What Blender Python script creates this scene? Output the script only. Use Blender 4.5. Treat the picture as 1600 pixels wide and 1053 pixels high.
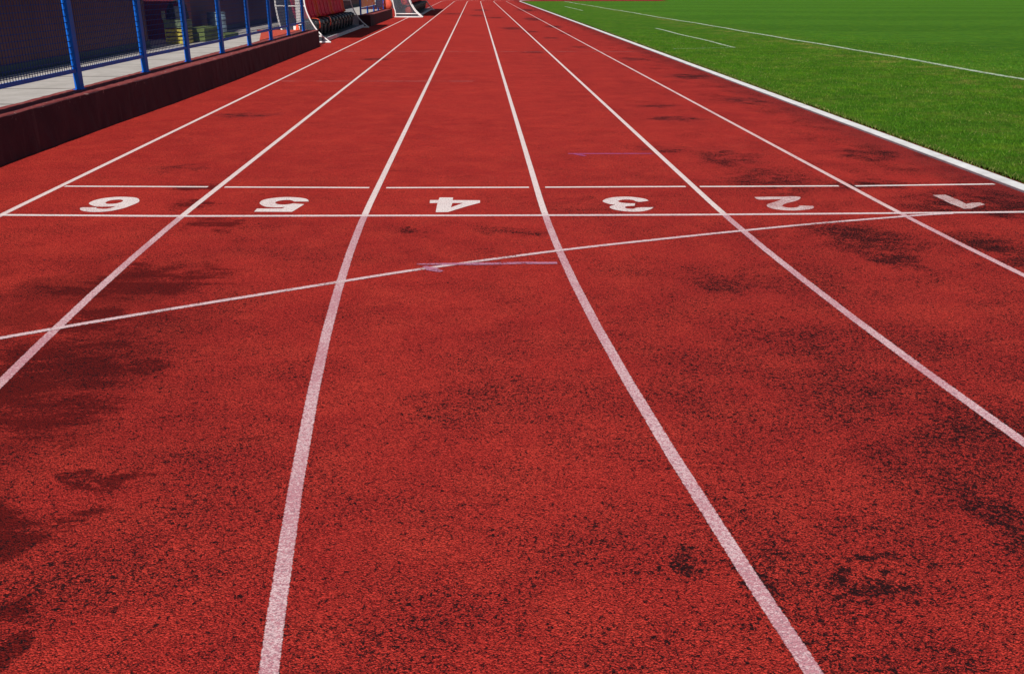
import bpy, bmesh, math, random
import numpy as np
from mathutils import Matrix, Vector
R = math.radians
random.seed(7); rng = np.random.default_rng(7)
sc = bpy.context.scene
COL = sc.collection
for o in list(bpy.data.objects): bpy.data.objects.remove(o)

# ------------------------------------------------------------------ camera, sky, sun, exposure
cam_d = bpy.data.cameras.new('camera'); cam = bpy.data.objects.new('camera', cam_d); COL.objects.link(cam)
cam_d.sensor_width = 36; cam_d.lens = 36 * 1427.7 / 1600; cam_d.clip_end = 2000; cam_d.clip_start = .05
cam.matrix_world = (Matrix.Translation((0, 0, 1.453)) @ Matrix.Rotation(-0.0383831, 4, 'Z')
                    @ Matrix.Rotation(math.pi/2 - 0.36733, 4, 'X') @ Matrix.Rotation(0.0030258, 4, 'Z'))
sc.camera = cam
SUN_EL, SUN_AZ = 40.0, 3.2        # light travels towards +Y and a hair towards +X
w = bpy.data.worlds.new('World'); sc.world = w; w.use_nodes = True
nt = w.node_tree; bg = nt.nodes['Background']
sky = nt.nodes.new('ShaderNodeTexSky'); sky.sky_type = 'NISHITA'; sky.sun_disc = False
sky.sun_elevation = R(SUN_EL); sky.sun_rotation = R(180 + SUN_AZ)
sky.air_density = 1.0; sky.dust_density = .6; sky.ozone_density = 1.2
nt.links.new(sky.outputs[0], bg.inputs[0]); bg.inputs[1].default_value = .055
sd = bpy.data.lights.new('sun', 'SUN'); sd.energy = 4.65; sd.angle = R(.5); sd.color = (1, .955, .89)
so = bpy.data.objects.new('sun', sd); COL.objects.link(so)
dv = Vector((math.sin(R(SUN_AZ))*math.cos(R(SUN_EL)), math.cos(R(SUN_AZ))*math.cos(R(SUN_EL)), -math.sin(R(SUN_EL))))
so.rotation_euler = dv.to_track_quat('-Z', 'Y').to_euler(); so.location = (-3, -20, 20)
sc.view_settings.view_transform = 'Standard'; sc.view_settings.look = 'None'
sc.view_settings.exposure = 0.0; sc.view_settings.gamma = 1
sc.render.resolution_x = 1024; sc.render.resolution_y = 673

# ------------------------------------------------------------------ tagging
def tag(o, label=None, cat=None, group=None, kind=None):
    if label: o['label'] = label
    if cat: o['category'] = cat
    if group: o['group'] = group
    if kind: o['kind'] = kind
    return o
def empty(name, loc, label, cat, group=None):
    o = bpy.data.objects.new(name, None); o.location = loc; COL.objects.link(o)
    o.empty_display_size = .1
    return tag(o, label, cat, group)
def link(name, me, mat=None, parent=None):
    o = bpy.data.objects.new(name, me); COL.objects.link(o)
    if mat: me.materials.append(mat)
    if parent:
        o.parent = parent
        o.location = -parent.location          # meshes are built in world coordinates
    return o
class MB:
    "collects shapes in world coordinates"
    def __init__(s): s.v = []; s.f = []
    def add(s, v, f):
        n = len(s.v); s.v += [tuple(p) for p in v]; s.f += [tuple(n + i for i in q) for q in f]; return s
    def box(s, x0, x1, y0, y1, z0, z1):
        v = [(x, y, z) for z in (z0, z1) for y in (y0, y1) for x in (x0, x1)]
        return s.add(v, [(0,2,3,1), (4,5,7,6), (0,1,5,4), (2,6,7,3), (0,4,6,2), (1,3,7,5)])
    def tube(s, pts, r, n=8):
        pts = [Vector(p) for p in pts]; rings = []
        up = None
        for i, p in enumerate(pts):
            t = (pts[min(i+1, len(pts)-1)] - pts[max(i-1, 0)]).normalized()
            if up is None:
                up = Vector((0,0,1)) if abs(t.z) < .9 else Vector((0,1,0))
            a = t.cross(up).normalized(); b = a.cross(t).normalized(); up = b
            rings.append([p + (a*math.cos(2*math.pi*k/n) + b*math.sin(2*math.pi*k/n))*r for k in range(n)])
        v = [q for rr in rings for q in rr]; f = []
        for i in range(len(pts)-1):
            for k in range(n): f.append((i*n+k, i*n+(k+1) % n, (i+1)*n+(k+1) % n, (i+1)*n+k))
        f.append(tuple(range(n-1, -1, -1))); f.append(tuple((len(pts)-1)*n+k for k in range(n)))
        return s.add(v, f)
    def lathe(s, cx, cy, prof, n=28):
        v = []; f = []
        for r, z in prof:
            for k in range(n): v.append((cx + r*math.cos(2*math.pi*k/n), cy + r*math.sin(2*math.pi*k/n), z))
        for i in range(len(prof)-1):
            for k in range(n): f.append((i*n+k, i*n+(k+1) % n, (i+1)*n+(k+1) % n, (i+1)*n+k))
        f.append(tuple(range(n-1, -1, -1))); f.append(tuple((len(prof)-1)*n+k for k in range(n)))
        return s.add(v, f)
    def sheet(s, prof, y0, y1, t):
        "a curved sheet: profile of (x, z) swept from y0 to y1 with thickness t"
        n = len(prof); P = [Vector((p[0], 0, p[1])) for p in prof]; off = []
        for i, p in enumerate(P):
            d = (P[min(i+1, n-1)] - P[max(i-1, 0)]).normalized(); off.append(p + Vector((-d.z, 0, d.x))*t)
        v = []
        for y in (y0, y1):
            v += [(p.x, y, p.z) for p in P] + [(p.x, y, p.z) for p in off]
        m = 2*n; f = []
        for i in range(n-1):
            f += [(i, i+1, m+i+1, m+i), (n+i+1, n+i, m+n+i, m+n+i+1), (i+1, i, n+i, n+i+1), (m+i, m+i+1, m+n+i+1, m+n+i)]
        f += [(0, m, m+n, n), (n-1, 2*n-1, m+2*n-1, m+n-1)]
        return s.add(v, f)
    def build(s, name, mat, parent=None, smooth=False, bevel=0):
        me = bpy.data.meshes.new(name); me.from_pydata(s.v, [], s.f); me.update()
        if smooth:
            for p in me.polygons: p.use_smooth = True
        o = link(name, me, mat, parent)
        if bevel:
            m = o.modifiers.new('bevel', 'BEVEL'); m.width = bevel; m.segments = 2; m.limit_method = 'ANGLE'
        return o

# ------------------------------------------------------------------ material helpers
class NT:
    def __init__(s, name):
        s.m = bpy.data.materials.new(name); s.m.use_nodes = True; s.t = s.m.node_tree
        s.p = s.t.nodes['Principled BSDF']; s.co = s.n('ShaderNodeNewGeometry').outputs['Position']
    def n(s, ty, **kw):
        x = s.t.nodes.new(ty)
        for k, v in kw.items(): setattr(x, k, v)
        return x
    def l(s, a, b): s.t.links.new(a, b)
    def put(s, v, sock):
        if isinstance(v, bpy.types.NodeSocket): s.l(v, sock)
        elif v is not None:
            if isinstance(v, (tuple, list)) and len(v) == 3 and sock.type == 'RGBA': v = (*v, 1)
            sock.default_value = v
    def math(s, op, a, b=None, c=None, clamp=False):
        x = s.n('ShaderNodeMath', operation=op, use_clamp=clamp)
        s.put(a, x.inputs[0]); s.put(b, x.inputs[1]); s.put(c, x.inputs[2]); return x.outputs[0]
    def vm(s, op, a, b=None):
        x = s.n('ShaderNodeVectorMath', operation=op); s.put(a, x.inputs[0]); s.put(b, x.inputs[1])
        return x.outputs['Value'] if op in ('LENGTH', 'DOT_PRODUCT', 'DISTANCE') else x.outputs[0]
    def noise(s, scale, detail=2, rough=.5, vec=None, dist=0, off=None, col=False):
        x = s.n('ShaderNodeTexNoise'); v = vec or s.co
        if off is not None: v = s.vm('ADD', v, off)
        s.l(v, x.inputs['Vector']); x.inputs['Scale'].default_value = scale
        x.inputs['Detail'].default_value = detail; x.inputs['Roughness'].default_value = rough
        x.inputs['Distortion'].default_value = dist
        return x.outputs['Color' if col else 'Fac']
    def vor(s, scale, out='Color', vec=None):
        x = s.n('ShaderNodeTexVoronoi'); s.l(vec or s.co, x.inputs['Vector']); x.inputs['Scale'].default_value = scale
        return x.outputs[out]
    def ramp(s, v, a, b, c=0., d=1., smooth=True):
        x = s.n('ShaderNodeMapRange', interpolation_type='SMOOTHSTEP' if smooth else 'LINEAR')
        s.put(v, x.inputs[0])
        for i, q in enumerate((a, b, c, d)): s.put(q, x.inputs[1+i])
        return x.outputs[0]
    def mix(s, f, a, b, mode='MIX'):
        x = s.n('ShaderNodeMix', data_type='RGBA', blend_type=mode)
        s.put(f, x.inputs[0]); s.put(a, x.inputs[6]); s.put(b, x.inputs[7]); return x.outputs[2]
    def stretch(s, sx, sy, sz=1): return s.vm('MULTIPLY', s.co, (sx, sy, sz))
    def bump(s, h, dist, strength=1., prev=None):
        x = s.n('ShaderNodeBump'); s.put(h, x.inputs['Height']); x.inputs['Distance'].default_value = dist
        x.inputs['Strength'].default_value = strength
        if prev: s.l(prev, x.inputs['Normal'])
        return x.outputs[0]
    def fin(s, col, rough=.8, bump=None, spec=.3, metal=0., alpha=None):
        s.put(col, s.p.inputs['Base Color']); s.put(rough, s.p.inputs['Roughness'])
        s.put(spec, s.p.inputs['Specular IOR Level']); s.p.inputs['Metallic'].default_value = metal
        if bump: s.l(bump, s.p.inputs['Normal'])
        if alpha is not None: s.put(alpha, s.p.inputs['Alpha'])
        return s.m
    def xyz(s):
        x = s.n('ShaderNodeSeparateXYZ'); s.l(s.co, x.inputs[0]); return x.outputs
def plain(name, col, rough=.6, var=.12, scale=6., spec=.4, metal=0., bumpd=0.):
    k = NT(name); n = k.noise(scale, 4, .6)
    c = k.mix(k.ramp(n, .3, .7), tuple(v*(1-var) for v in col), tuple(min(1, v*(1+var)) for v in col))
    b = k.bump(k.noise(scale*12, 3), bumpd) if bumpd else None
    return k.fin(c, k.ramp(n, .3, .7, rough*.9, min(1, rough*1.1)), b, spec, metal)

# ---- the rubber of the running track
WET = [(-1.72,4.70,0.42,0.34),(-2.0,4.49,0.22,0.12),(-1.76,4.02,0.26,0.26),(-1.76,3.45,0.44,0.42),(-1.36,3.45,0.17,0.11),(-1.62,3.05,0.32,0.24),(-1.16,2.62,0.13,0.05),(-1.71,5.88,0.25,0.22),(-1.95,2.75,.3,.2),(-2.0,3.2,.3,.3),(-2.03,6.48,0.2,0.16),(-2.13,6.99,0.25,0.15),(-1.36,2.29,0.26,0.15),(-1.15,1.79,0.08,0.11)]
WORN = [(2.29,8.28,.30,.53),(2.32,10.81,.36,.3),(2.36,12.02,.3,.2),(2.36,7.2,.42,.62),(3.56,8.41,.36,.34),(2.37,5.4,.38,.42),(2.38,4.96,.2,.26),(3.1,6.99,.42,.24),(3.55,6.29,.55,.44),(1.14,1.97,.045,.03,1.1),(1.09,2.02,.045,.03,1.1),(1.01,2.02,.045,.03,1.0),(.96,1.96,.045,.03,1.0),(1.0,1.90,.05,.03,1.1),(1.08,1.90,.05,.03,1.1),(.55,2.09,.06,.09),(1.34,3.71,.34,.38,0.45),(.74,2.06,.07,.1),(1.22,4.56,.27,.22,0.6),(1.4,3.2,.35,.4,0.35),(1.7,2.85,.28,.28,0.45),(1.78,8.65,.3,.21),(.7,6.42,.5,.3,0.4),(-.12,3.17,.3,.26,0.5),(-.43,5.68,.14,.1),(3.12,5.16,.25,.42),(-2.71,11.23,.46,.25),(-2.58,7.86,.32,.2),(.17,5.67,.25,.15),(2.19,28.19,.26,.52),(2.6,24.03,.3,.38),(1.84,32.13,.3,.67),(1.29,34.57,.46,1.3),(3.6,16.11,.4,.5),(3.6,12.6,.3,.4),(.05,49.14,.5,2.),(1.5,2.2,.12,.25,0.7),(2.6,44.,.5,2.5),(3.1,60.,.7,3.5),(2.9,36.,.4,1.2),(.3,60,.6,3),(1.3,22.,.3,.35),(3.3,20.,.3,.5),(-1.2,52.,.9,1.6),(.9,46.,.5,1.4),(2.9,31.,.25,.5),(-2.1,20.,.4,.4)]
def blobs(k, L, amp=.5, freq=(3.2, 9)):
    n1 = k.vm('SUBTRACT', k.noise(freq[0], 4, .62, col=True), (.5, .5, .5))
    P = k.vm('ADD', k.co, k.vm('MULTIPLY', n1, (amp, amp*1.2, 0)))
    out = None
    for x, y, rx, ry, *wt in L:
        d = k.vm('LENGTH', k.vm('MULTIPLY', k.vm('SUBTRACT', P, (x, y, 0)), (1/rx, 1/ry, 0)))
        v = k.ramp(d, 1.25, .35, 0, wt[0] if wt else 1)
        out = v if out is None else k.math('MAXIMUM', out, v)
    return out
def rubber(k, base=True):
    X, Y, Z = k.xyz()
    n_low = k.noise(.55, 4, .6); n_mid = k.noise(3.1, 5, .65); n_fine = k.noise(150, 3, .62)
    red = k.mix(k.ramp(n_low, .35, .65), (.47, .025, .020), (.58, .036, .025))
    red = k.mix(k.ramp(n_mid, .4, .68, 0, .6), red, (.70, .058, .034))
    # streaks swept along the lanes far away, seen as thin darker bands
    band = k.noise(1.0, 4, .6, vec=k.stretch(.5, 1.3))
    red = k.mix(k.ramp(band, .52, .75, 0, .15), red, (.27, .026, .028))
    # single granules
    gr = k.n('ShaderNodeSeparateColor'); k.l(k.vor(210, 'Color'), gr.inputs[0])
    red = k.mix(k.ramp(gr.outputs[0], 0, 1, 0, 1, False), k.mix(.75, red, (.14, .008, .009)), k.mix(.22, red, (.85, .09, .065)))
    wet = blobs(k, WET, .55)
    wn = k.noise(6, 6, .74, vec=k.stretch(.55, 1.7), dist=.6); wf = k.noise(75, 3, .7, off=(2, 2, 0))
    wet = k.ramp(k.math('ADD', wet, k.math('ADD', k.math('MULTIPLY', k.math('SUBTRACT', wn, .5), 3.2), k.math('MULTIPLY', k.math('SUBTRACT', wf, .5), 2.8))), .30, .95)
    red = k.mix(k.math('MULTIPLY', wet, .86), red, (.105, .006, .006))
    worn = blobs(k, WORN, .55)
    wrn = k.noise(5, 5, .72, vec=k.stretch(.8, 1.25), off=(7, 1, 0))
    worn = k.math('MULTIPLY', worn, k.ramp(wrn, .36, .66, .25, 1.1))
    # wear: dark base granulate showing through, in clumps; denser near and sideways, painting in lens falloff
    near_wear_falloff = k.ramp(Y, 9, 2.0, .010, .100, False)
    side = k.ramp(X, -.2, 1.8, 0, .04)
    sideL = k.ramp(X, -.3, -1.4, 0, .015)
    patch = k.ramp(k.noise(1.9, 6, .68, off=(9, 3, 0)), .36, .66, -.035, .032)
    t = k.math('ADD', k.math('ADD', near_wear_falloff, side), k.math('ADD', patch, sideL))
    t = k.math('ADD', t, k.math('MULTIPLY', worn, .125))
    grime = k.math('MULTIPLY', k.ramp(k.math('ADD', X, k.math('MULTIPLY', k.noise(1.3, 5, .7, off=(0, 8, 0)), 2.2)), 3.6, 5.2), k.ramp(k.noise(2.6, 5, .7, vec=k.stretch(1, .55)), .40, .62))
    t = k.math('ADD', t, k.math('MULTIPLY', grime, .075))
    damp = k.math('MULTIPLY', k.ramp(X, -.8, -1.9), k.math('MULTIPLY', k.ramp(Y, 5.6, 4.2), k.ramp(k.noise(2.2, 6, .7, off=(5, 0, 3)), .36, .58)))
    red = k.mix(k.math('MULTIPLY', damp, .6), red, (.12, .008, .007))
    sp = k.noise(78, 4, .68, off=(4.2, 1.1, 0), dist=.9)
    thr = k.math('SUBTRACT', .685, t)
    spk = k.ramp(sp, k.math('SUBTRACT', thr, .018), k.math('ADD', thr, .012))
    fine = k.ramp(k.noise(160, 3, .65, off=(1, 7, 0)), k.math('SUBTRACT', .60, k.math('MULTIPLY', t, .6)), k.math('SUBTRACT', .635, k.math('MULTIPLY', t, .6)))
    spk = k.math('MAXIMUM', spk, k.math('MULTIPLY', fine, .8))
    cl = k.noise(48, 4, .74, off=(6, 2, 0), dist=1.0)         # larger clumps of missing top granules
    tc = k.math('ADD', k.math('MULTIPLY', worn, .07), k.math('MULTIPLY', t, .60))
    spk = k.math('MAXIMUM', spk, k.math('MULTIPLY', k.ramp(cl, k.math('SUBTRACT', .66, tc), k.math('SUBTRACT', .68, tc)), k.ramp(sp, .38, .48)))
    kerbd = k.math('MULTIPLY', k.ramp(k.math('ADD', X, k.math('MULTIPLY', n_mid, .35)), 3.75, 4.2), k.ramp(Y, 4, 7, 0, .42))
    red = k.mix(kerbd, red, (.085, .016, .018))
    red = k.mix(k.math('MULTIPLY', worn, k.ramp(Y, 5, 14, .0, .45)), red, (.04, .025, .034))
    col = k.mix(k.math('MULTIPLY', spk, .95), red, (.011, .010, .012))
    # a few pale crumbs
    cr = k.ramp(k.noise(46, 2, .5, off=(3, 3, 1)), .80, .83)
    col = k.mix(k.math('MULTIPLY', cr, .6), col, (.6, .45, .35))
    h = k.math('ADD', k.math('MULTIPLY', k.vor(210, 'Distance'), -1.0), k.math('MULTIPLY', n_fine, .8))
    b = k.bump(h, .0032, 1.0)
    b = k.bump(n_mid, .012, .25, b)
    return col, b, wet, spk, n_fine
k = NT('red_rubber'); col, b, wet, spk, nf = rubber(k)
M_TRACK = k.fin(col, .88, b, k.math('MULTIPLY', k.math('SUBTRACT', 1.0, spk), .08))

def paint(name, white=(.88, .72, .69), wear=0., wear_near=0., tint=(.42, .085, .11), cover=1.0, ragged=.16):
    "paint rolled on to granulate: granules show through where worn, ragged at the edges (attribute 'w' runs -1..1 across)"
    k = NT(name); X, Y, Z = k.xyz()
    a = k.n('ShaderNodeAttribute', attribute_name='w').outputs['Fac']
    aw = k.math('ABSOLUTE', a)
    n1 = k.noise(82, 4, .74); n2 = k.noise(2.3, 4, .65); n3 = k.noise(240, 2, .6, off=(5, 5, 5)); n4 = k.noise(14, 4, .6)
    wr = k.math('ADD', k.ramp(Y, 6.14, 6.02, wear, wear_near, False), k.ramp(n2, .35, .7, -.03, .05))
    th = k.math('SUBTRACT', .72, wr)
    show = k.math('MAXIMUM', k.ramp(n1, k.math('SUBTRACT', th, .05), k.math('ADD', th, .02)), k.ramp(k.noise(150, 3, .7, off=(8, 8, 0)), k.math('SUBTRACT', th, .0), k.math('ADD', th, .05)))
    c = k.mix(k.ramp(n4, .3, .7), tuple(v*.93 for v in white), white)
    c = k.mix(k.ramp(k.math('ADD', n3, wr), .60, .80, 0, .55), c, k.mix(.5, white, tint))
    c = k.mix(k.math('MULTIPLY', show, .85), c, tint)
    dk = k.ramp(k.noise(78, 4, .68, off=(4.2, 1.1, 0), dist=.9), .575, .62)
    dk = k.math('MAXIMUM', dk, k.ramp(k.noise(160, 3, .65, off=(1, 7, 0)), .58, .62))
    c = k.mix(k.math('MULTIPLY', dk, k.ramp(Y, 6.14, 6.02, .45, .75 if wear_near else .45, False)), c, (.06, .03, .045))
    c = k.mix(k.ramp(Y, 6.14, 6.02, 0, .42 if wear_near else 0, False), c, (.66, .36, .42))
    edge = k.math('SUBTRACT', 1.0, k.ramp(k.math('ADD', aw, k.math('MULTIPLY', k.math('SUBTRACT', n1, .5), ragged*4)), .86, 1.02))
    if cover < 1: edge = k.math('MULTIPLY', edge, k.ramp(k.math('ADD', n1, k.ramp(n2, .38, .62, -.12, .14)), .5-(cover-.5)*.5-.08, .5-(cover-.5)*.5+.08))
    h = k.math('ADD', k.math('MULTIPLY', k.vor(210, 'Distance'), -1.0), k.math('MULTIPLY', k.noise(150, 3, .62), .8))
    return k.fin(c, .85, k.bump(h, .0018, .7), .1, alpha=edge)
M_LANE = paint('lane_paint', wear=.05, wear_near=.195)
M_LANE2 = paint('lane_paint_faded', (.84, .60, .58), .10, .15)
M_FIN = paint('finish_paint', (.92, .80, .77), .03, .03, ragged=.2)
M_DIG = paint('number_paint', (.90, .78, .75), .09, .09, ragged=.0)
M_DIG2 = paint('number_paint_rubbed', (.82, .64, .62), .14, .14, (.36, .06, .07), ragged=.0)
M_DIG1 = paint('number_paint_worn', (.72, .58, .56), .17, .17, (.34, .05, .05), ragged=.0)
M_EVO = paint('curved_line_paint', (.90, .76, .73), .10, .10, cover=.80, ragged=.3)
M_CHALK = paint('purple_chalk', (.42, .09, .27), .10, .12, (.42, .05, .06), cover=.72, ragged=.25)
M_FAINT = paint('faint_line_paint', (.62, .30, .28), .14, .14, cover=.62, ragged=.3)

def concrete(name, a, b, joints=False, sc_=3.):
    k = NT(name); n = k.noise(sc_, 6, .65); f = k.noise(120, 3, .6)
    c = k.mix(k.ramp(n, .3, .7), a, b); c = k.mix(k.ramp(f, .55, .75, 0, .25), c, tuple(v*.6 for v in a))
    c = k.mix(k.ramp(k.noise(.8, 5, .7, off=(4, 4, 0)), .55, .7, 0, .3), c, tuple(v*.7 for v in a))
    if joints:
        X, Y, Z = k.xyz()
        y = k.math('ADD', Y, k.math('MULTIPLY', k.noise(2.5, 4, .6), .10))
        d = k.math('ABSOLUTE', k.math('SUBTRACT', k.math('FRACT', k.math('DIVIDE', y, 1.42)), .5))
        j = k.ramp(d, .026, .014)
        c = k.mix(k.math('MULTIPLY', j, .8), c, (.12, .10, .09))
    return k.fin(c, .88, k.bump(f, .004, .5), .25)
M_TERR = concrete('terrace_concrete', (.44, .41, .38), (.56, .52, .49), True)
M_KERB = concrete('kerb_concrete', (.66, .65, .64), (.88, .87, .86), False, 5)
k = NT('wall_paint'); n = k.noise(2.2, 6, .68); X, Y, Z = k.xyz()
run = k.noise(7, 5, .7, vec=k.stretch(1, 1, .12))
c = k.mix(k.ramp(n, .35, .7), (.046, .017, .025), (.066, .021, .029))
c = k.mix(k.ramp(run, .56, .72, 0, .5), c, (.11, .06, .062))
chip = k.math('MULTIPLY', k.ramp(k.noise(16, 5, .7, off=(2, 0, 8)), .62, .66), k.ramp(Z, .30, .41))
sunlit_top = k.ramp(Z, .385, .396)  # sunlight put into the colour: top painted lighter red than the face
c = k.mix(sunlit_top, c, k.mix(k.ramp(k.noise(6, 5, .6), .35, .7), (.22, .045, .045), (.30, .07, .065)))
c = k.mix(chip, c, (.42, .28, .25))
M_WALL = k.fin(c, .82, k.bump(k.noise(30, 5, .6), .008, .5), .2)
M_BLUE = plain('blue_gloss_paint', (.0012, .115, .56), .5, .15, 9, .22)
M_WIRE = plain('blue_wire_coating', (.003, .035, .19), .6, .1, 9, .3)
k = NT('stand_cladding'); X, Y, Z = k.xyz()
c = k.mix(k.ramp(k.noise(1.5, 5, .6), .3, .7), (.075, .024, .034), (.10, .031, .043))
rib = k.math('SINE', k.math('MULTIPLY', Y, 2*math.pi/.09))
M_CLAD = k.fin(c, .6, k.bump(rib, .002, .3), .25)
M_PLINTH = plain('plinth_paint', (.018, .045, .062), .7, .2, 5)
M_PILLAR = plain('red_pillar_paint', (.22, .025, .04), .6, .15, 4)
M_DARKIN = plain('recess_shade_paint', (.035, .03, .045), .8, .2, 3)
M_YEL = plain('yellow_crate_plastic', (.50, .42, .06), .6, .2, 8)
M_MAT = plain('green_mat_cover', (.13, .17, .05), .75, .25, 4, .2, 0, .003)
M_BARREL = plain('grey_blue_barrel_plastic', (.19, .27, .34), .5, .15, 5)
M_BAG = plain('dark_bag_fabric', (.012, .016, .024), .8, .2, 8)
M_WHITE = plain('white_frame_paint', (.82, .81, .80), .4, .05, 9)
M_GREYF = plain('grey_frame_paint', (.30, .32, .36), .4, .1, 9)
M_SEATR = plain('red_seat_plastic', (.95, .022, .075), .42, .2, 4, .5)
M_SEATO = plain('orange_seat_trim', (.90, .085, .022), .42, .1, 6, .5)
M_SEATB = plain('black_seat_plastic', (.022, .030, .038), .5, .2, 6, .4)
M_DECK = plain('grey_deck', (.58, .60, .62), .7, .2, 5)
M_ORANGE = NT('orange_banner_print'); kk = M_ORANGE
bc = kk.mix(kk.ramp(kk.noise(2.2, 3, .5), .35, .6), (.80, .25, .09), (.85, .45, .15)); bc = kk.mix(kk.ramp(kk.noise(3.4, 2, .5, off=(8, 1, 2)), .55, .64), bc, (.8, .6, .7))
M_ORANGE = kk.fin(bc, .6, None, .3)
M_BLUEP = plain('blue_panel_paint', (.010, .10, .33), .5, .2, 2)
M_REDB = plain('orange_red_paint', (.56, .075, .04), .7, .15, 9)
M_POLY = NT('clear_polycarbonate')
t_ = M_POLY.t; tr = M_POLY.n('ShaderNodeBsdfTransparent'); tr.inputs[0].default_value = (.86, .88, .92, 1)
gl = M_POLY.n('ShaderNodeBsdfGlossy'); gl.inputs['Roughness'].default_value = .08
df = M_POLY.n('ShaderNodeBsdfDiffuse'); df.inputs[0].default_value = (.4, .43, .5, 1)
fr = M_POLY.n('ShaderNodeFresnel'); fr.inputs[0].default_value = 1.45
m1 = M_POLY.n('ShaderNodeMixShader'); m1.inputs[0].default_value = .07; t_.links.new(tr.outputs[0], m1.inputs[1]); t_.links.new(df.outputs[0], m1.inputs[2])
m2 = M_POLY.n('ShaderNodeMixShader'); t_.links.new(fr.outputs[0], m2.inputs[0]); t_.links.new(m1.outputs[0], m2.inputs[1]); t_.links.new(gl.outputs[0], m2.inputs[2])
t_.links.new(m2.outputs[0], t_.nodes['Material Output'].inputs[0]); M_POLY = M_POLY.m
M_ROOF = plain('smoked_roof_sheet', (.10, .12, .15), .3, .1, 3)

def grass_mat(name, blade=False):
    k = NT(name); X, Y, Z = k.xyz()
    n1 = k.noise(.9, 5, .65); n2 = k.noise(6, 5, .7); n3 = k.noise(60, 4, .7, vec=k.stretch(1, .8))
    c = k.mix(k.ramp(n1, .35, .65), (.040, .142, .006), (.070, .215, .008))
    stripe = k.ramp(k.math('SINE', k.math('MULTIPLY', k.math('ADD', k.math('ADD', Y, k.math('MULTIPLY', k.noise(.12, 2), 9)), k.math('MULTIPLY', X, .05)), 2*math.pi/10.8)), -.35, .35)
    infield = k.ramp(X, 8.7, 9.2)
    c = k.mix(k.math('MULTIPLY', infield, .85), c, k.mix(stripe, (.050, .180, .014), (.078, .245, .019)))
    c = k.mix(k.ramp(k.noise(1.5, 6, .75, vec=k.stretch(.45, 1.1)), .42, .64, 0, .45), c, (.026, .10, .005))
    c = k.mix(k.ramp(n2, .42, .68, 0, .7), c, (.022, .075, .004))
    c = k.mix(k.ramp(k.noise(2.6, 5, .7, off=(11, 0, 0)), .48, .68, 0, .75), c, (.14, .26, .010))
    dry = k.math('MULTIPLY', k.ramp(k.noise(1.1, 5, .7, off=(31, 7, 0)), .46, .64), k.ramp(k.noise(9, 4, .7), .4, .58))
    fringe = k.ramp(k.math('ABSOLUTE', k.math('SUBTRACT', X, 8.6)), 1.6, .2, .0, .75)
    c = k.mix(k.math('MULTIPLY', dry, k.math('ADD', k.math('MULTIPLY', k.math('SUBTRACT', 1.0, infield), .35), fringe)), c, (.28, .23, .06))
    edge = k.math('MULTIPLY', k.ramp(k.math('ADD', X, k.math('MULTIPLY', n2, .3)), 4.66, 4.34), k.ramp(n3, .3, .6, .4, 1))
    c = k.mix(k.math('MULTIPLY', edge, .8), c, (.075, .050, .024))
    if blade:
        oi = k.n('ShaderNodeAttribute', attribute_name='tone').outputs['Fac']
        c = k.mix(k.ramp(oi, .75, 1., 0, .8, False), k.mix(oi, k.mix(.5, c, (.03, .08, .004)), k.mix(.25, c, (.18, .42, .015))), (.30, .27, .10))
        k.fin(c, .7, None, .10)
        return k.m
    c = k.mix(k.ramp(n3, .35, .65), k.mix(.3, c, (.030, .070, .004)), k.mix(.25, c, (.16, .34, .02)))
    h = k.math('ADD', n3, k.noise(160, 3, .6))
    return k.fin(c, .8, k.bump(h, .02, .8), .04)
M_TURF = grass_mat('turf'); M_BLADE = grass_mat('grass_blade', True)
k = NT('field_chalk'); a = k.n('ShaderNodeAttribute', attribute_name='w').outputs['Fac']
e = k.ramp(k.math('ADD', k.math('ABSOLUTE', a), k.math('MULTIPLY', k.math('SUBTRACT', k.noise(16, 5, .85), .5), 6.5)), 1.1, .2)
M_FIELD = k.fin(k.mix(k.ramp(k.noise(60, 3, .6), .4, .6), (.34, .46, .27), (.66, .72, .60)), .8, None, .2, alpha=e)

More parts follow.
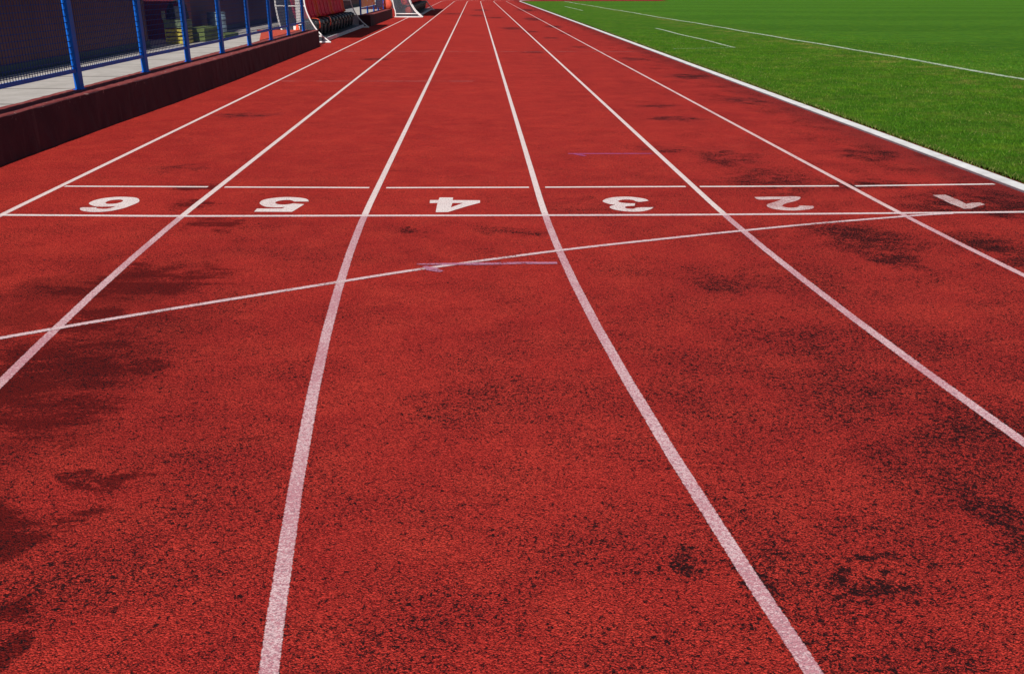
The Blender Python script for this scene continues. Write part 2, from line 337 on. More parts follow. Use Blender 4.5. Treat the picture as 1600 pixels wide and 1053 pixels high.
# ------------------------------------------------------------------ the oval: geometry of the lines
X0, R0, YA, YB, W = 4.113, 36.5, 6.4965, 90.9, 1.22
CX = X0 + R0
def oval(off, a_near=100, a_far=100, step=.9):
    "points and left normals along the boundary `off` metres outside the kerb"
    r = R0 + off; P = []
    for a in np.arange(-a_near, 0, step): P.append((CX - r*math.cos(R(a)), YA + r*math.sin(R(a)), -math.cos(R(a)), math.sin(R(a))))
    for y in np.arange(YA, YB, 1.5): P.append((CX - r, y, -1, 0))
    for a in np.arange(0, a_far, step): P.append((CX - r*math.cos(R(a)), YB + r*math.sin(R(a)), -math.cos(R(a)), math.sin(R(a))))
    return P
def ribbon(name, pts, width, z, mat, parent, label=None, sub=1):
    "flat marking along pts [(x, y)] with a cross attribute w; tapering by a third value"
    P = [Vector((p[0], p[1], 0)) for p in pts]; v = []; f = []; wv = []
    for i, p in enumerate(P):
        d = (P[min(i+1, len(P)-1)] - P[max(i-1, 0)]).normalized(); n = Vector((-d.y, d.x, 0))
        h = width/2*(pts[i][2] if len(pts[i]) > 2 else 1)
        for s_ in (-1, 0, 1):
            q = p + n*h*s_; v.append((q.x, q.y, z)); wv.append(s_)
    for i in range(len(P)-1):
        for j in (0, 1): a = i*3+j; f.append((a, a+3, a+4, a+1))
    me = bpy.data.meshes.new(name); me.from_pydata(v, [], f)
    # faces look up
    bm = bmesh.new(); bm.from_mesh(me); bmesh.ops.recalc_face_normals(bm, faces=bm.faces)
    if bm.faces and sum(q.normal.z for q in bm.faces) < 0: bmesh.ops.reverse_faces(bm, faces=bm.faces)
    bm.to_mesh(me); bm.free()
    at = me.attributes.new('w', 'FLOAT', 'POINT'); at.data.foreach_set('value', wv)
    return tag(link(name, me, mat, parent), label)
def seg(x0, y0, x1, y1, n=6): return [(x0+(x1-x0)*i/n, y0+(y1-y0)*i/n) for i in range(n+1)]

# ground far and wide
MB().add([(-900, -700, -.03), (900, -700, -.03), (900, 1200, -.03), (-900, 1200, -.03)], [(0,1,2,3)]).build('ground', plain('ground_grass', (.05, .12, .02), .9, .3, .2))
bpy.data.objects['ground']['kind'] = 'structure'

# track sheet
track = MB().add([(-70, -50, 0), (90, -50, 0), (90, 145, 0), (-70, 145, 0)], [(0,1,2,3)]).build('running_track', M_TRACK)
track['kind'] = 'structure'
ords = {6: 'white line along the outer edge of lane 6, nearest the low wall', 5: 'white line between lanes 6 and 5', 4: 'white line between lanes 5 and 4',
        3: 'white line between lanes 4 and 3', 2: 'white line between lanes 3 and 2', 1: 'thin faded white line between lanes 2 and 1'}
for i in (6, 5, 4, 3, 2, 1):
    pts = [(p[0], p[1]) for p in oval(i*W)]
    ribbon('lane_line', pts, .047 if i > 1 else .045 , .0010, M_LANE2 if i == 1 else M_LANE, track, ords[i])
fin_y = [(-3.26, 6.155), (-2.6, 6.12), (-1.98, 6.09), (-.8, 6.07), (.4, 6.05), (1.54, 6.04), (2.9, 6.05), (3.6, 6.06), (4.09, 6.075)]
def dense(P, m=10):
    out = []
    for i in range(len(P)-1):
        p0, p1, p2, p3 = [np.array(P[max(0, min(len(P)-1, j))], float) for j in (i-1, i, i+1, i+2)]
        for t in np.arange(0, 1, 1/m):
            out.append(tuple(.5*((2*p1) + (-p0+p2)*t + (2*p0-5*p1+4*p2-p3)*t*t + (-p0+3*p1-3*p2+p3)*t**3)))
    out.append(tuple(P[-1])); return out
ribbon('finish_line', dense(fin_y), .047, .0022, M_FIN, track, 'straight white finish line crossing all six lanes in front of the numbers')
segs = [(-3.17, 7.095, -2.07, 7.045, 6), (-1.94, 7.035, -.83, 6.985, 5), (-.70, 6.98, .395, 6.97, 4), (.52, 6.97, 1.61, 6.97, 3), (1.72, 6.965, 2.81, 6.965, 2), (2.94, 6.96, 4.07, 7.01, 1)]
for a_, b_, c_, d_, n_ in segs:
    ribbon('lane_dash', seg(a_, b_, c_, d_), .043, .0012, M_FIN, track, 'short white cross line behind the number %d' % n_)
evo = [(-3.35, 2.95), (-2.75, 3.42), (-2.1, 3.82), (-1.54, 4.15), (-.7, 4.61), (-.28, 4.83), (.48, 5.17), (1.1, 5.40), (1.68, 5.60), (2.28, 5.79), (2.99, 5.98), (3.25, 6.03)]
ribbon('curved_start_line', dense(evo), .038, .0034, M_EVO, track, 'worn white curved line sweeping diagonally across the lanes')
ribbon('chalk_mark', [(-.342, 4.904, .5), (-.2, 4.903, .8), (0, 4.90, 1), (.25, 4.91, 1), (.44, 4.906, .9)], .045, .0046, M_CHALK, track, 'long purple chalk stripe of the nearer arrow')
ribbon('chalk_mark', [(-.30, 4.86, .4), (-.26, 4.81, 1), (-.2, 4.76, .5)], .07, .0046, M_CHALK, track, 'short purple barb of the nearer arrow')
ribbon('chalk_mark', seg(.84, 8.467, 1.62, 8.455), .04, .0012, M_CHALK, track, 'thin purple chalk stripe in lane 3 beyond the numbers')
ribbon('chalk_mark', [(.89, 8.44, .4), (.95, 8.38, 1), (.99, 8.33, .5)], .05, .0024, M_CHALK, track, 'small purple barb of the farther arrow')
ribbon('cross_line', seg(-3.42, 22.36, 3.9, 22.25, 12), .05, .0024, M_FAINT, track, 'faint pale line crossing the lanes far beyond the numbers')
ribbon('cross_line', seg(-3.13, 15.3, -.05, 15.27, 12), .04, .0024, M_FAINT, track, 'barely visible pale line crossing lanes 6 to 4')
ribbon('cross_line', seg(-3.42, 90.9, 3.9, 90.9, 12), .05, .0024, M_FAINT, track, 'pale line crossing the lanes at the far end of the straight')
DIG = {
'6':[[[-2.759,6.35],[-2.753,6.368],[-2.654,6.366],[-2.639,6.335],[-2.578,6.318],[-2.547,6.345],[-2.532,6.4],[-2.551,6.393],[-2.604,6.387],[-2.661,6.391],[-2.698,6.417],[-2.743,6.468],[-2.76,6.513],[-2.758,6.571],[-2.737,6.63],[-2.685,6.682],[-2.607,6.703],[-2.514,6.685],[-2.468,6.65],[-2.436,6.59],[-2.419,6.524],[-2.43,6.441],[-2.453,6.349],[-2.486,6.289],[-2.525,6.248],[-2.572,6.229],[-2.625,6.226],[-2.686,6.246],[-2.728,6.283],[-2.749,6.319]],[[-2.648,6.517],[-2.646,6.575],[-2.615,6.607],[-2.573,6.609],[-2.547,6.579],[-2.541,6.534],[-2.558,6.489],[-2.594,6.471],[-2.627,6.478]]],
'5':[[[-1.531,6.207],[-1.532,6.301],[-1.359,6.297],[-1.346,6.346],[-1.396,6.332],[-1.469,6.349],[-1.51,6.387],[-1.542,6.445],[-1.555,6.496],[-1.549,6.568],[-1.511,6.62],[-1.447,6.656],[-1.376,6.664],[-1.299,6.642],[-1.25,6.607],[-1.225,6.567],[-1.211,6.514],[-1.316,6.516],[-1.341,6.556],[-1.372,6.57],[-1.413,6.558],[-1.438,6.526],[-1.443,6.481],[-1.417,6.435],[-1.371,6.418],[-1.332,6.433],[-1.314,6.456],[-1.228,6.43],[-1.271,6.196]]],
'4':[[[-0.345,6.538],[-0.284,6.537],[-0.28,6.624],[-0.18,6.621],[-0.182,6.534],[0.016,6.523],[0.016,6.445],[-0.08,6.333],[-0.205,6.162],[-0.289,6.159],[-0.288,6.443],[-0.343,6.441]],[[-0.181,6.44],[-0.104,6.438],[-0.189,6.302]]],
'3':[[[0.903,6.488],[0.944,6.56],[1.01,6.606],[1.1,6.617],[1.169,6.588],[1.22,6.54],[1.236,6.48],[1.175,6.446],[1.144,6.456],[1.126,6.502],[1.085,6.523],[1.04,6.511],[1.012,6.472],[1.024,6.426],[1.067,6.402],[1.123,6.395],[1.107,6.322],[1.052,6.308],[1.03,6.274],[1.041,6.236],[1.081,6.223],[1.124,6.265],[1.232,6.271],[1.199,6.208],[1.139,6.155],[1.081,6.139],[1.027,6.15],[0.976,6.177],[0.936,6.227],[0.924,6.276],[0.941,6.326],[0.97,6.35],[0.972,6.359],[0.935,6.383],[0.905,6.442]]],
'2':[[[2.036,6.581],[2.14,6.588],[2.259,6.589],[2.323,6.601],[2.377,6.582],[2.367,6.539],[2.325,6.473],[2.262,6.415],[2.202,6.365],[2.158,6.308],[2.152,6.271],[2.169,6.235],[2.217,6.232],[2.259,6.262],[2.276,6.299],[2.371,6.284],[2.36,6.234],[2.325,6.192],[2.264,6.163],[2.189,6.147],[2.123,6.16],[2.064,6.199],[2.042,6.255],[2.051,6.324],[2.077,6.361],[2.151,6.431],[2.222,6.509],[2.173,6.503],[2.052,6.493],[2.037,6.513]]],
'1':[[[3.39,6.616],[3.492,6.627],[3.495,6.558],[3.501,6.449],[3.493,6.318],[3.553,6.356],[3.615,6.361],[3.622,6.302],[3.561,6.259],[3.505,6.217],[3.454,6.175],[3.4,6.17],[3.395,6.251],[3.385,6.34],[3.39,6.472]]],
}
for ch, loops in DIG.items():
    bm = bmesh.new()
    for L in loops:
        L2 = L
        if ch in '6532':
            L2 = []
            n = len(L)
            for i in range(n):
                p0, p1, p2, p3 = [np.array(L[(i+j) % n]) for j in (-1, 0, 1, 2)]
                d1 = (p1-p0); d2 = (p2-p1); d3 = (p3-p2)
                def sharp(a, b): return (a @ b)/(np.linalg.norm(a)*np.linalg.norm(b)+1e-9) < .55
                m1 = (p2-p0)/2 if not sharp(d1, d2) else d2; m2 = (p3-p1)/2 if not sharp(d2, d3) else d2
                lim = np.linalg.norm(d2)*1.2
                m1 = m1*min(1, lim/(np.linalg.norm(m1)+1e-9)); m2 = m2*min(1, lim/(np.linalg.norm(m2)+1e-9))
                for t in (0, .25, .5, .75):
                    L2.append((2*t**3-3*t*t+1)*p1+(t**3-2*t*t+t)*m1+(-2*t**3+3*t*t)*p2+(t**3-t*t)*m2)
        vs = [bm.verts.new((p[0], p[1], .0012)) for p in L2]
        for i in range(len(vs)): bm.edges.new((vs[i], vs[(i+1) % len(vs)]))
    bmesh.ops.triangle_fill(bm, use_beauty=True, use_dissolve=False, edges=bm.edges[:])
    for f_ in bm.faces:
        if f_.normal.z < 0: f_.normal_flip()
    me = bpy.data.meshes.new('lane_number'); bm.to_mesh(me); bm.free()
    tag(link('lane_number', me, M_DIG1 if ch == '1' else M_DIG2 if ch == '2' else M_DIG, track), ('worn, partly rubbed away ' if ch == '1' else '') + 'white painted lane number %s, upside down to the camera' % ch)

# kerb between the track and the grass
def swept(pts, prof):
    m = MB(); v = []; f = []; n = len(prof)
    for x, y, nx, ny in pts:
        for o_, z in prof: v.append((x - nx*o_, y - ny*o_, z))
    for i in range(len(pts)-1):
        for j in range(n): f.append((i*n+j, (i+1)*n+j, (i+1)*n+(j+1) % n, i*n+(j+1) % n))
    return m.add(v, f)
kb = [(x + random.uniform(-.003, .003), y, a, b) for x, y, a, b in oval(-.01, 100, 100, .5)]
ke = swept(kb, [(0, -.02), (0, .016), (.006, .021), (.117, .022), (.125, .016), (.125, -.02)]).build('kerb', M_KERB)
tag(ke, 'raised white kerb curving between the red track and the grass', 'kerb')

# infield turf: one raised sheet inside the kerb, cut off by the red area at the far end
P = [(x + .10, y) for x, y, a, b in oval(-.115, 100, 0)]
P = [(x, y) for x, y in P if y <= 91.5] + [(X0 + .23, 91.0), (6, 92.0), (10, 93.2), (19, 95), (22, 135), (140, 135), (140, -30)]
turf = MB(); turf.add([(x, y, .018) for x, y in P], [tuple(range(len(P)))]).build('grass_field', M_TURF)
turf = bpy.data.objects['grass_field']; turf['kind'] = 'structure'
me = turf.data
if me.polygons[0].normal.z < 0: me.flip_normals()
wob = lambda y: .05*math.sin(y*.37)+.03*math.sin(y*1.3+1)
touch = [(9.15+wob(0), 0), (9.10, 6)] + [(9.03+wob(y)-.011*max(0, y-28), y) for y in np.arange(9, 92, 1.5)]
ribbon('field_line', touch, .19, .028, M_FIELD, turf, 'long white touch line running the length of the grass')
ribbon('field_line', [(6.40+.03*math.sin(y), y) for y in np.arange(23.4, 34.3, .6)], .13, .028, M_FIELD, turf, 'single white line segment on the grass between kerb and touch line')
ribbon('field_line', [(6.42, y) for y in np.arange(61, 70.1, .9)], .13, .028, M_FIELD, turf, 'small distant white line segment on the grass')
ribbon('field_line', [(6.42, y) for y in np.arange(57.9, 60.6, .9)], .13, .028, M_FIELD, turf, 'tiny distant white dash on the grass')
k = M_FIELD
ribbon('field_line', seg(4.75, 22.9, 6.35, 23.45), .05, .028, M_FIELD, turf, 'faint thin white line from the kerb to the line segment')

def tl(y): return 9.03+.05*np.sin(y*.37)+.03*np.sin(y*1.3+1)-.011*np.maximum(0, y-28)
# grass blades, thick near the camera, thinning with distance
def blades(n, x0, x1, y0, y1, hmin, hmax, wid, far):
    x = rng.uniform(x0, x1, n); y = y0 + (y1-y0)*rng.uniform(0, 1, n)**1.25
    kx = CX - np.sqrt(np.maximum((R0-.12)**2 - np.minimum(y-YA, 0)**2, 0))
    keep = (x > kx + .01) & ((np.abs(x-tl(y)) > .085) | (rng.uniform(0, 1, n) < .25)); fade = np.clip((far - np.hypot(x, y))/(far*.55), 0, 1)*np.clip((x1-x)/2.5, 0, 1)
    keep &= rng.uniform(0, 1, n) < fade
    x = x[keep]; y = y[keep]; kx = kx[keep]; n = len(x)
    dst = np.hypot(x, y); s = np.clip(dst/12, 1, 1.6)
    h = rng.uniform(hmin, hmax, n)*np.where(x < kx+.12, 1.25, 1); a = rng.uniform(0, 2*np.pi, n); wd = wid*s*rng.uniform(.7, 1.2, n)
    lean = rng.uniform(.2, .9, n)*h; la = rng.uniform(0, 2*np.pi, n)
    v = np.zeros((n, 4, 3))
    v[:, 0] = np.stack([x-np.cos(a)*wd, y-np.sin(a)*wd, np.full(n, .015)], 1)
    v[:, 1] = np.stack([x+np.cos(a)*wd, y+np.sin(a)*wd, np.full(n, .015)], 1)
    v[:, 2] = np.stack([x+np.cos(a)*wd*.7+np.cos(la)*lean*.4, y+np.sin(a)*wd*.7+np.sin(la)*lean*.4, .015+h*.62], 1)
    v[:, 3] = np.stack([x+np.cos(la)*lean, y+np.sin(la)*lean, .015+h], 1)
    me = bpy.data.meshes.new('grass'); me.vertices.add(n*4); me.vertices.foreach_set('co', v.reshape(-1))
    me.loops.add(n*6); idx = (np.arange(n)[:, None]*4 + np.array([0, 1, 2, 0, 2, 3])).reshape(-1)
    me.loops.foreach_set('vertex_index', idx.astype(np.int32))
    me.polygons.add(n*2); me.polygons.foreach_set('loop_start', (np.arange(n*2)*3).astype(np.int32))
    me.update(calc_edges=True)
    at = me.attributes.new('tone', 'FLOAT', 'POINT'); tone = rng.uniform(0, .86, n); tone[rng.uniform(0, 1, n) < .03] = 1.
    tone = np.where((x < kx+.14) & (rng.uniform(0, 1, n) < .16), 1., tone)
    at.data.foreach_set('value', np.repeat(tone, 4).astype(np.float32))
    return me
g = link('grass', blades(520000, 4.1, 13.5, 5.2, 34, .012, .034, .0018, 34), M_BLADE); g['kind'] = 'stuff'
g['label'] = 'short green grass growing beside the kerb'; 
g2 = link('grass', blades(26000, 4.1, 4.42, 5.5, 60, .02, .05, .0028, 90), M_BLADE); g2['kind'] = 'stuff'
g2['label'] = 'ragged grass fringe overhanging the kerb'

# ------------------------------------------------------------------ left side: low wall, terrace, fence
def wall_x(y): return float(np.interp(y, [0, 8, 10, 12, 15, 24], [-4.08, -4.05, -4.02, -3.955, -3.908, -3.905])), float(np.interp(y, [0, 10, 24], [-4.37, -4.355, -4.33]))
def low_wall(name, y0, y1, label, xf0=-3.95, xb0=-4.34, h=.40, near=False):
    v = []; f = []; ys = np.arange(y0, y1+.001, .11); n = len(ys)
    for i, y in enumerate(ys):
        j = lambda a: random.uniform(-a, a)
        xf, xb = wall_x(y) if near else (xf0, xb0)
        v += [(xf+j(.012), y, -.02), (xf+j(.004)-.004, y, h*.5), (xf-.004+j(.005), y, h-.014+j(.006)), (xf-.022+j(.006), y, h+j(.003)), (xb+.02, y, h+j(.003)), (xb+j(.006), y, h-.02), (xb, y, -.02)]
    m = 7
    for i in range(n-1):
        for k_ in range(m-1): f.append((i*m+k_, i*m+k_+1, (i+1)*m+k_+1, (i+1)*m+k_)[::-1])
    f.append(tuple(range(m))[::-1]); f.append(tuple((n-1)*m+k_ for k_ in range(m)))
    o = MB().add(v, f).build(name, M_WALL)
    bm = bmesh.new(); bm.from_mesh(o.data); bmesh.ops.recalc_face_normals(bm, faces=bm.faces); bm.to_mesh(o.data); bm.free()
    return tag(o, label, 'wall', 'low dark red walls')
low_wall('low_wall', 1.0, 24.1, 'long low dark red wall under the blue fence, nearest the camera', near=True)
low_wall('low_wall', 36.0, 45.6, 'farther low dark red wall between the two dugouts', -3.9, -4.34)
TZ = .37
te = MB(); te.box(-9, -4.335, -2, 24.1, -.02, TZ); te.box(-9, -5.45, 24.1, 36, -.02, TZ); te.box(-9, -4.345, 36, 45.6, -.02, TZ)
te.box(-9, -5.45, 45.6, 75, -.02, TZ)
te = te.build('terrace', M_TERR); te['kind'] = 'structure'
rm = MB(); rp = [(-4.35, 19.45), (-4.35, 24.05), (-5.42, 24.05), (-5.15, 23.3)]
rm.add([(x, y, TZ+.002) for x, y in rp] + [(x, y, TZ+.03) for x, y in rp], [(3,2,1,0), (4,5,6,7)] + [(i, (i+1) % 4, 4+(i+1) % 4, 4+i) for i in range(4)])
tag(rm.build('rubber_mat', M_REDB), 'flat orange-red rubber mat on the terrace behind the blue fence', 'mat')

def fence(posts, label, top=2.0, panel=True, zb=.40):
    root = empty('mesh_fence', (posts[len(posts)//2][0], posts[len(posts)//2][1], zb), label, 'fence', 'blue fences on the low walls')
    for x, y in posts:
        p = MB().box(x-.028, x+.028, y-.055, y+.055, zb-.01, zb+top).build('post', M_BLUE, root, bevel=.005)
        f_ = MB().box(x-.042, x+.042, y-.07, y+.07, zb-.003, zb+.007).build('foot_plate', M_BLUE, p); f_.location = (0, 0, 0)
    for z in ((.575, zb+top+.001) if panel else (.60, 1.0, zb+top+.001)):
        for (xa, ya), (xb, yb) in zip(posts[:-1], posts[1:]):
            m = MB(); h = .036
            v = [(x+dx, y, zz) for zz in (z, z+h) for (x, y, dx) in ((xa, ya+.056, -.018), (xa, ya+.056, .018), (xb, yb-.056, -.018), (xb, yb-.056, .018))]
            m.add(v, [(0,2,3,1), (4,5,7,6), (0,1,5,4), (2,6,7,3), (0,4,6,2), (1,3,7,5)])
            m.build('rail', M_BLUE, root)
    if panel:
        for (xa, ya), (xb, yb) in zip(posts[:-1], posts[1:]):
            m = MB(); r = .0024; z0, z1 = .612, zb+top
            X = lambda y: xa+(xb-xa)*(y-ya)/(yb-ya)
            for y in np.arange(ya+.08, yb-.06, .056): m.box(X(y)+.003, X(y)+.003+2*r, y-r, y+r, z0, z1)
            for z in np.arange(z0+.03, z1, .062):
                q = [(X(y)+dx, y, zz) for zz in (z-.0035, z+.0035) for y in (ya+.056, yb-.056) for dx in (-2*r, .0025)]
                m.add(q, [(0,2,3,1), (4,5,7,6), (0,1,5,4), (2,6,7,3), (0,4,6,2), (1,3,7,5)])
            m.build('mesh_panel', M_WIRE, root)
    return root
fence([(-4.27, 4.0), (-4.26, 6.1), (-4.25, 8.18), (-4.245, 10.25), (-4.24, 12.33), (-4.195, 14.04), (-4.165, 15.85), (-4.175, 17.84), (-4.155, 19.65), (-4.165, 21.56), (-4.17, 23.5)], 'long bright blue steel fence with wire mesh on the nearer low wall')
f2 = fence([(-4.26, y) for y in (36.1, 38.4, 40.8, 42.6, 45.2)], 'short far blue fence with panels on the wall between the dugouts', panel=False)
bn = MB().box(-4.238, -4.228, 36.25, 41.0, .66, 1.6).build('banner', M_ORANGE)
tag(bn, 'orange printed banner hung on the far blue fence', 'banner')
pn = MB().box(-4.225, -4.205, 41.3, 44.3, .52, 1.7).build('board', M_BLUEP)
tag(pn, 'plain blue board on the far fence beside the orange banner', 'board')
pb = MB().lathe(-4.05, 44.9, [(.10, .40), (.16, .42), (.20, .55), (.19, .72), (.12, .82), (.03, .86)], 18).build('ball_bag', M_REDB, smooth=True)
tag(pb, 'orange-red round bag sitting at the far end of the low wall', 'bag')

# stand behind the terrace
st = empty('stand_building', (-6.2, 12, TZ), 'dark maroon clad stand wall behind the blue mesh fence', 'building')
MB().box(-9, -5.93, -2, 17.6, TZ+.12, 3.4).build('wall', M_CLAD, st)
MB().box(-9, -5.90, -2, 17.6, TZ-.01, TZ+.12).build('plinth', M_PLINTH, st)
MB().box(-9, -7.0, 17.6, 20.3, TZ-.01, 3.4).build('recess_wall', M_DARKIN, st)
MB().box(-7.0, -6.02, 20.3, 20.75, TZ-.01, 3.4).build('pillar', M_PILLAR, st)
MB().box(-9, -6.25, 20.75, 60, TZ+.12, 3.4).build('wall', M_CLAD, st)
MB().box(-9, -6.22, 20.75, 60, TZ-.01, TZ+.12).build('plinth', M_PLINTH, st)

# things on the terrace
cr = empty('crate_stack', (-5.75, 18.9, TZ), 'worn yellow crate beside the maroon stand wall', 'crate')
m = MB(); m.box(-5.98, -5.56, 18.75, 19.1, TZ+.005, TZ+.06)
for z in (.10, .17, .24): m.box(-5.98, -5.56, 18.75, 18.765, TZ+z-.02, TZ+z+.025); m.box(-5.575, -5.56, 18.77, 19.1, TZ+z-.02, TZ+z+.025); m.box(-5.98, -5.965, 18.77, 19.1, TZ+z-.02, TZ+z+.025); m.box(-5.96, -5.58, 19.085, 19.1, TZ+z-.02, TZ+z+.025)
for x in (-5.985, -5.78, -5.573): m.box(x, x+.02, 18.742, 18.75, TZ+.06, TZ+.29)
m.build('slatted_box', M_YEL, cr)
MB().box(-5.985, -5.555, 18.74, 19.11, TZ+.291, TZ+.44).build('crate_lid', plain('olive_cover', (.12, .16, .09), .7, .2, 6), cr)
MB().box(-6.0, -5.95, 18.74, 18.80, TZ+.441, TZ+.60).build('handle_post', plain('pale_wood', (.26, .27, .2), .7), cr)
bg_ = MB().sheet([(-5.92, TZ+.445), (-5.90, TZ+.62), (-5.84, TZ+.74), (-5.72, TZ+.78), (-5.63, TZ+.7), (-5.60, TZ+.445)], 18.8, 19.08, .02)
bg_.box(-5.89, -5.62, 18.81, 19.07, TZ+.445, TZ+.68)
tag(bg_.build('holdall', M_BAG, bevel=.01), 'dark holdall lying on top of the yellow crate', 'bag')
def mat_pile(x0, x1, y0, y1, zs, label):
    root = empty('gym_mat', ((x0+x1)/2, (y0+y1)/2, TZ), label, 'mat', 'green mats on the terrace')
    for z0, z1 in zs: MB().box(x0, x1, y0+random.uniform(-.02, .02), y1, TZ+z0, TZ+z1).build('mat_slab', M_MAT, root, bevel=.015)
mat_pile(-5.85, -5.42, 19.45, 20.6, [(.004, .085), (.088, .17), (.173, .26)], 'stack of three folded green mats next to the yellow crate')
mat_pile(-5.9, -5.36, 20.75, 21.95, [(.004, .07)], 'single flat green mat in front of the grey barrel')
b_ = empty('barrel', (-5.94, 22.4, TZ), 'grey-blue plastic barrel standing against the maroon stand wall', 'barrel')
MB().lathe(-5.94, 22.4, [(.19, TZ), (.205, TZ+.02), (.205, TZ+.14), (.215, TZ+.155), (.205, TZ+.17), (.205, TZ+.32), (.215, TZ+.335), (.205, TZ+.35), (.2, TZ+.455)]).build('drum', M_BARREL, b_, smooth=True)
MB().lathe(-5.94, 22.4, [(.208, TZ+.456), (.212, TZ+.47), (.205, TZ+.485), (.17, TZ+.488)]).build('lid', M_BARREL, b_, smooth=True)
cn = empty('traffic_cone', (-4.62, 25.15, 0), 'small red cone beside the end of the low wall', 'cone')
MB().box(-4.76, -4.48, 25.01, 25.29, 0, .025).build('cone_base', M_SEATB, cn)
MB().lathe(-4.62, 25.15, [(.10, .026), (.06, .28), (.025, .50), (.02, .52)], 16).build('cone_body', M_SEATO, cn, smooth=True)

# ------------------------------------------------------------------ dugouts
FRONT = [(0, .02), (-.30, .29), (-.51, .64), (-.60, .95), (-.60, 1.25), (-.50, 1.6), (-.28, 1.95), (.08, 2.2), (.34, 2.24)]
BACK = [(-1.22, .02), (-1.24, .29), (-1.29, .45), (-1.34, .77), (-1.36, 1.08), (-1.30, 1.5), (-1.10, 1.88), (-.78, 2.13), (-.35, 2.28), (.05, 2.30), (.34, 2.26)]
def smooth_prof(P, m=4): return [tuple(q) for q in dense(P, m)]
def seat(xf, y, w, parent, name_end=False):
    "bucket seat facing +X"
    s = bpy.data.objects.new('seat', None); s.location = (xf, y, .12); COL.objects.link(s); s.parent = parent
    s.matrix_parent_inverse = parent.matrix_world.inverted(); s.location = (xf-parent.location.x, y-parent.location.y, .12-parent.location.z)
    s.matrix_parent_inverse = Matrix.Identity(4)
    return s
def lk(name, mb, mat, parent, origin, smooth=False, bevel=0):
    "mesh in world coordinates under a nested parent whose world origin is `origin`"
    o = mb.build(name, mat, None, smooth, bevel); o.parent = parent; o.location = (-origin[0], -origin[1], -origin[2]); return o
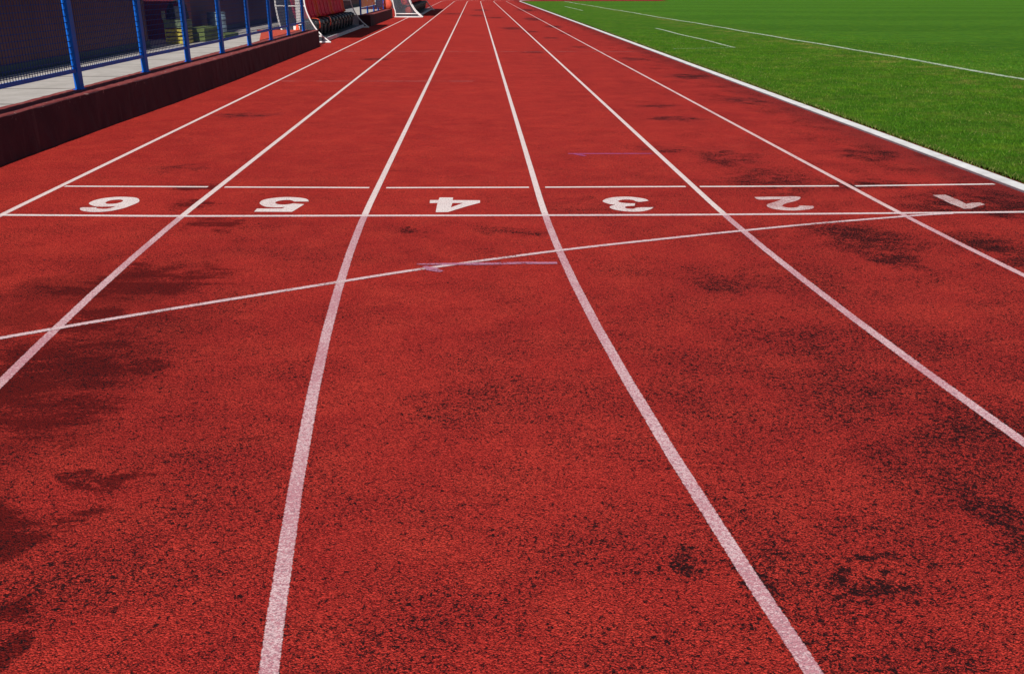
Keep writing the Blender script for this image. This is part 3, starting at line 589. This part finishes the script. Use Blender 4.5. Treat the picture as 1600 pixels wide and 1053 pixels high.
def dugout(xf, y0, y1, label, fm, panel_n, seats, strut=True):
    O = (xf-.6, (y0+y1)/2, 0)
    root = empty('dugout', O, label, 'dugout', 'team dugouts beside the track')
    F = smooth_prof([(xf+a, b) for a, b in FRONT]); B = smooth_prof([(xf+a, b) for a, b in BACK])
    for n_, y in enumerate((y0, y1)):
        m = MB(); m.tube([(x, y, z) for x, z in F], .026 if strut else .018); m.tube([(x, y, z) for x, z in B], .024)
        m.tube([(xf+.02, y, .024), (xf-1.28, y, .024)], .024)
        if n_ == 0: m.tube([(xf-.18, y, .17), (xf-1.22, y, .17)], .02)
        for z in (.92,): m.tube([(xf-.60, y, z), (xf-1.35, y, z)], .018)
        m.build('side_frame', fm, root, True)
        # crescent side sheet
        v = []; f = []
        nn = 24
        Fi = [F[int(round(i*(len(F)-1)/nn))] for i in range(nn+1)]; Bi = [B[int(round(i*(len(B)-1)/nn))] for i in range(nn+1)]
        for t_ in (-.003, .003):
            for a, b in zip(Fi, Bi): v += [(a[0], y+t_, a[1]), (b[0], y+t_, b[1])]
        h = 2*(nn+1)
        for i in range(nn): f += [(2*i, 2*i+1, 2*i+3, 2*i+2), (h+2*i+2, h+2*i+3, h+2*i+1, h+2*i)]
        MB().add(v, f).build('side_panel', M_POLY, root)
    # second hoop and front strut near the camera end
    if not strut:
        MB().box(xf-.84, xf-.72, y0-.05, y0-.026, .46, 2.1).build('upright', M_WHITE, root); MB().box(xf-.92, xf-.76, y0-.10, y0-.026, .026, .43).build('ballast_box', M_WHITE, root)
    m = MB(); m.tube([(xf+.02, y0, .024), (xf+.02, y0+1.0, .024)], .024); m.tube([(x-.02, y0+1.0, z) for x, z in F], .022); m.tube([(xf+.02, y0+1.0, .024), (xf-.7, y0+1.0, .024)], .02); (m.build('front_strut', fm, root, True) if strut else None)
    hoops = np.linspace(y0, y1, panel_n+1)[1:-1]
    for y in hoops: MB().tube([(x, y, z) for x, z in B], .02).build('hoop', fm, root, True)
    MB().sheet([(x+.028 if z < 1.6 else x, z-.03) for x, z in B if z < 1.9], y0+.03, y1-.03, .006).build('back_panel', M_DARKP, root, True)
    MB().sheet([(x, z-.03) for x, z in B if z >= 1.85], y0+.03, y1-.03, .008).build('roof', M_ROOF, root, True)
    m = MB(); m.tube([(xf+.34, y0, 2.25), (xf+.34, y1, 2.25)], .024); m.tube([(xf-1.26, y0, .03), (xf-1.26, y1, .03)], .02); m.build('long_rail', fm, root, True)
    MB().box(xf-1.2, xf-.19, y0+.03, y1-.03, .03, .10).build('deck', M_SEATB, root)
    MB().box(xf-.185, xf-.15, y0+.03, y1-.06, .02, .112).build('deck_edge', M_DECK, root)
    n = seats; pitch = (y1-y0-.25)/n
    for i in range(n):
        y = y0+.12+pitch*(i+.5); w = .235
        so_ = (xf-.85, y, .10)
        s = bpy.data.objects.new('seat', None); COL.objects.link(s); s.parent = root; s.location = (so_[0]-O[0], so_[1]-O[1], so_[2]-O[2])
        bx = xf-.98
        bp = [(bx+.13, .56), (bx+.06, .66), (bx+.02, .85), (bx-.02, 1.1), (bx-.03, 1.28), (bx+.0, 1.38)]
        sh = MB().sheet(bp, y-w*.78, y+w*.78, .035)
        lk('backrest', sh, M_SEATR, s, so_, True)
        for sg in (-1, 1):
            ww = MB(); pts = [(p[0]+.05+.03*math.sin(j/5*math.pi), y+sg*w*.9, p[1]) for j, p in enumerate(bp)]
            ww.tube([(a+.02, b, c) for a, b, c in pts], .05, 8); lk('side_bolster', ww, M_SEATO if i % 4 == 0 else M_SEATR, s, so_, True)
        cu = MB().sheet([(bx+.10, .50), (bx+.25, .485), (bx+.42, .50), (bx+.49, .47), (bx+.50, .40)], y-w, y+w, .05)
        lk('cushion', cu, M_SEATB, s, so_, True)
        ap = MB().sheet([(bx+.47, .42), (bx+.46, .30), (bx+.42, .12)], y-w*.92, y+w*.92, .025)
        lk('apron', ap, M_SEATB, s, so_, True)
    return root
M_DARKP = plain('smoked_back_sheet', (.05, .06, .075), .35, .1, 3)
d1 = dugout(-3.87, 25.6, 34.9, 'nearer long dugout with red seats and a grey base', M_WHITE, 5, 13, strut=False)
d2 = dugout(-2.56, 45.9, 60.0, 'farther dugout with a bright white frame standing partly on the track', M_WHITE, 7, 18)
# red cloths left on two seats, a bag behind the far side sheet
def cloth(x, y, label, g=True):
    pr = [(x-.10, .575), (x+.05, .568), (x+.10, .52), (x+.115, .42), (x+.10, .32)]
    m = MB().sheet(dense(pr, 4), y-.10, y+.08, .012); tag(m.build('jersey', M_SEATO, smooth=True), label, 'jersey', 'red jerseys left on the dugout seats')
cloth(-4.43, 26.9, 'orange-red jersey hanging over the first seat of the nearer dugout')
cloth(-4.43, 28.9, 'orange-red jersey hanging over the fourth seat of the nearer dugout')
sb = MB().lathe(-3.18, 46.35, [(.10, .115), (.17, .15), (.19, .30), (.16, .46), (.10, .56), (.03, .60)], 18)
tag(sb.build('kit_bag', M_REDB, smooth=True), 'round coral red kit bag behind the clear side of the white dugout', 'bag')
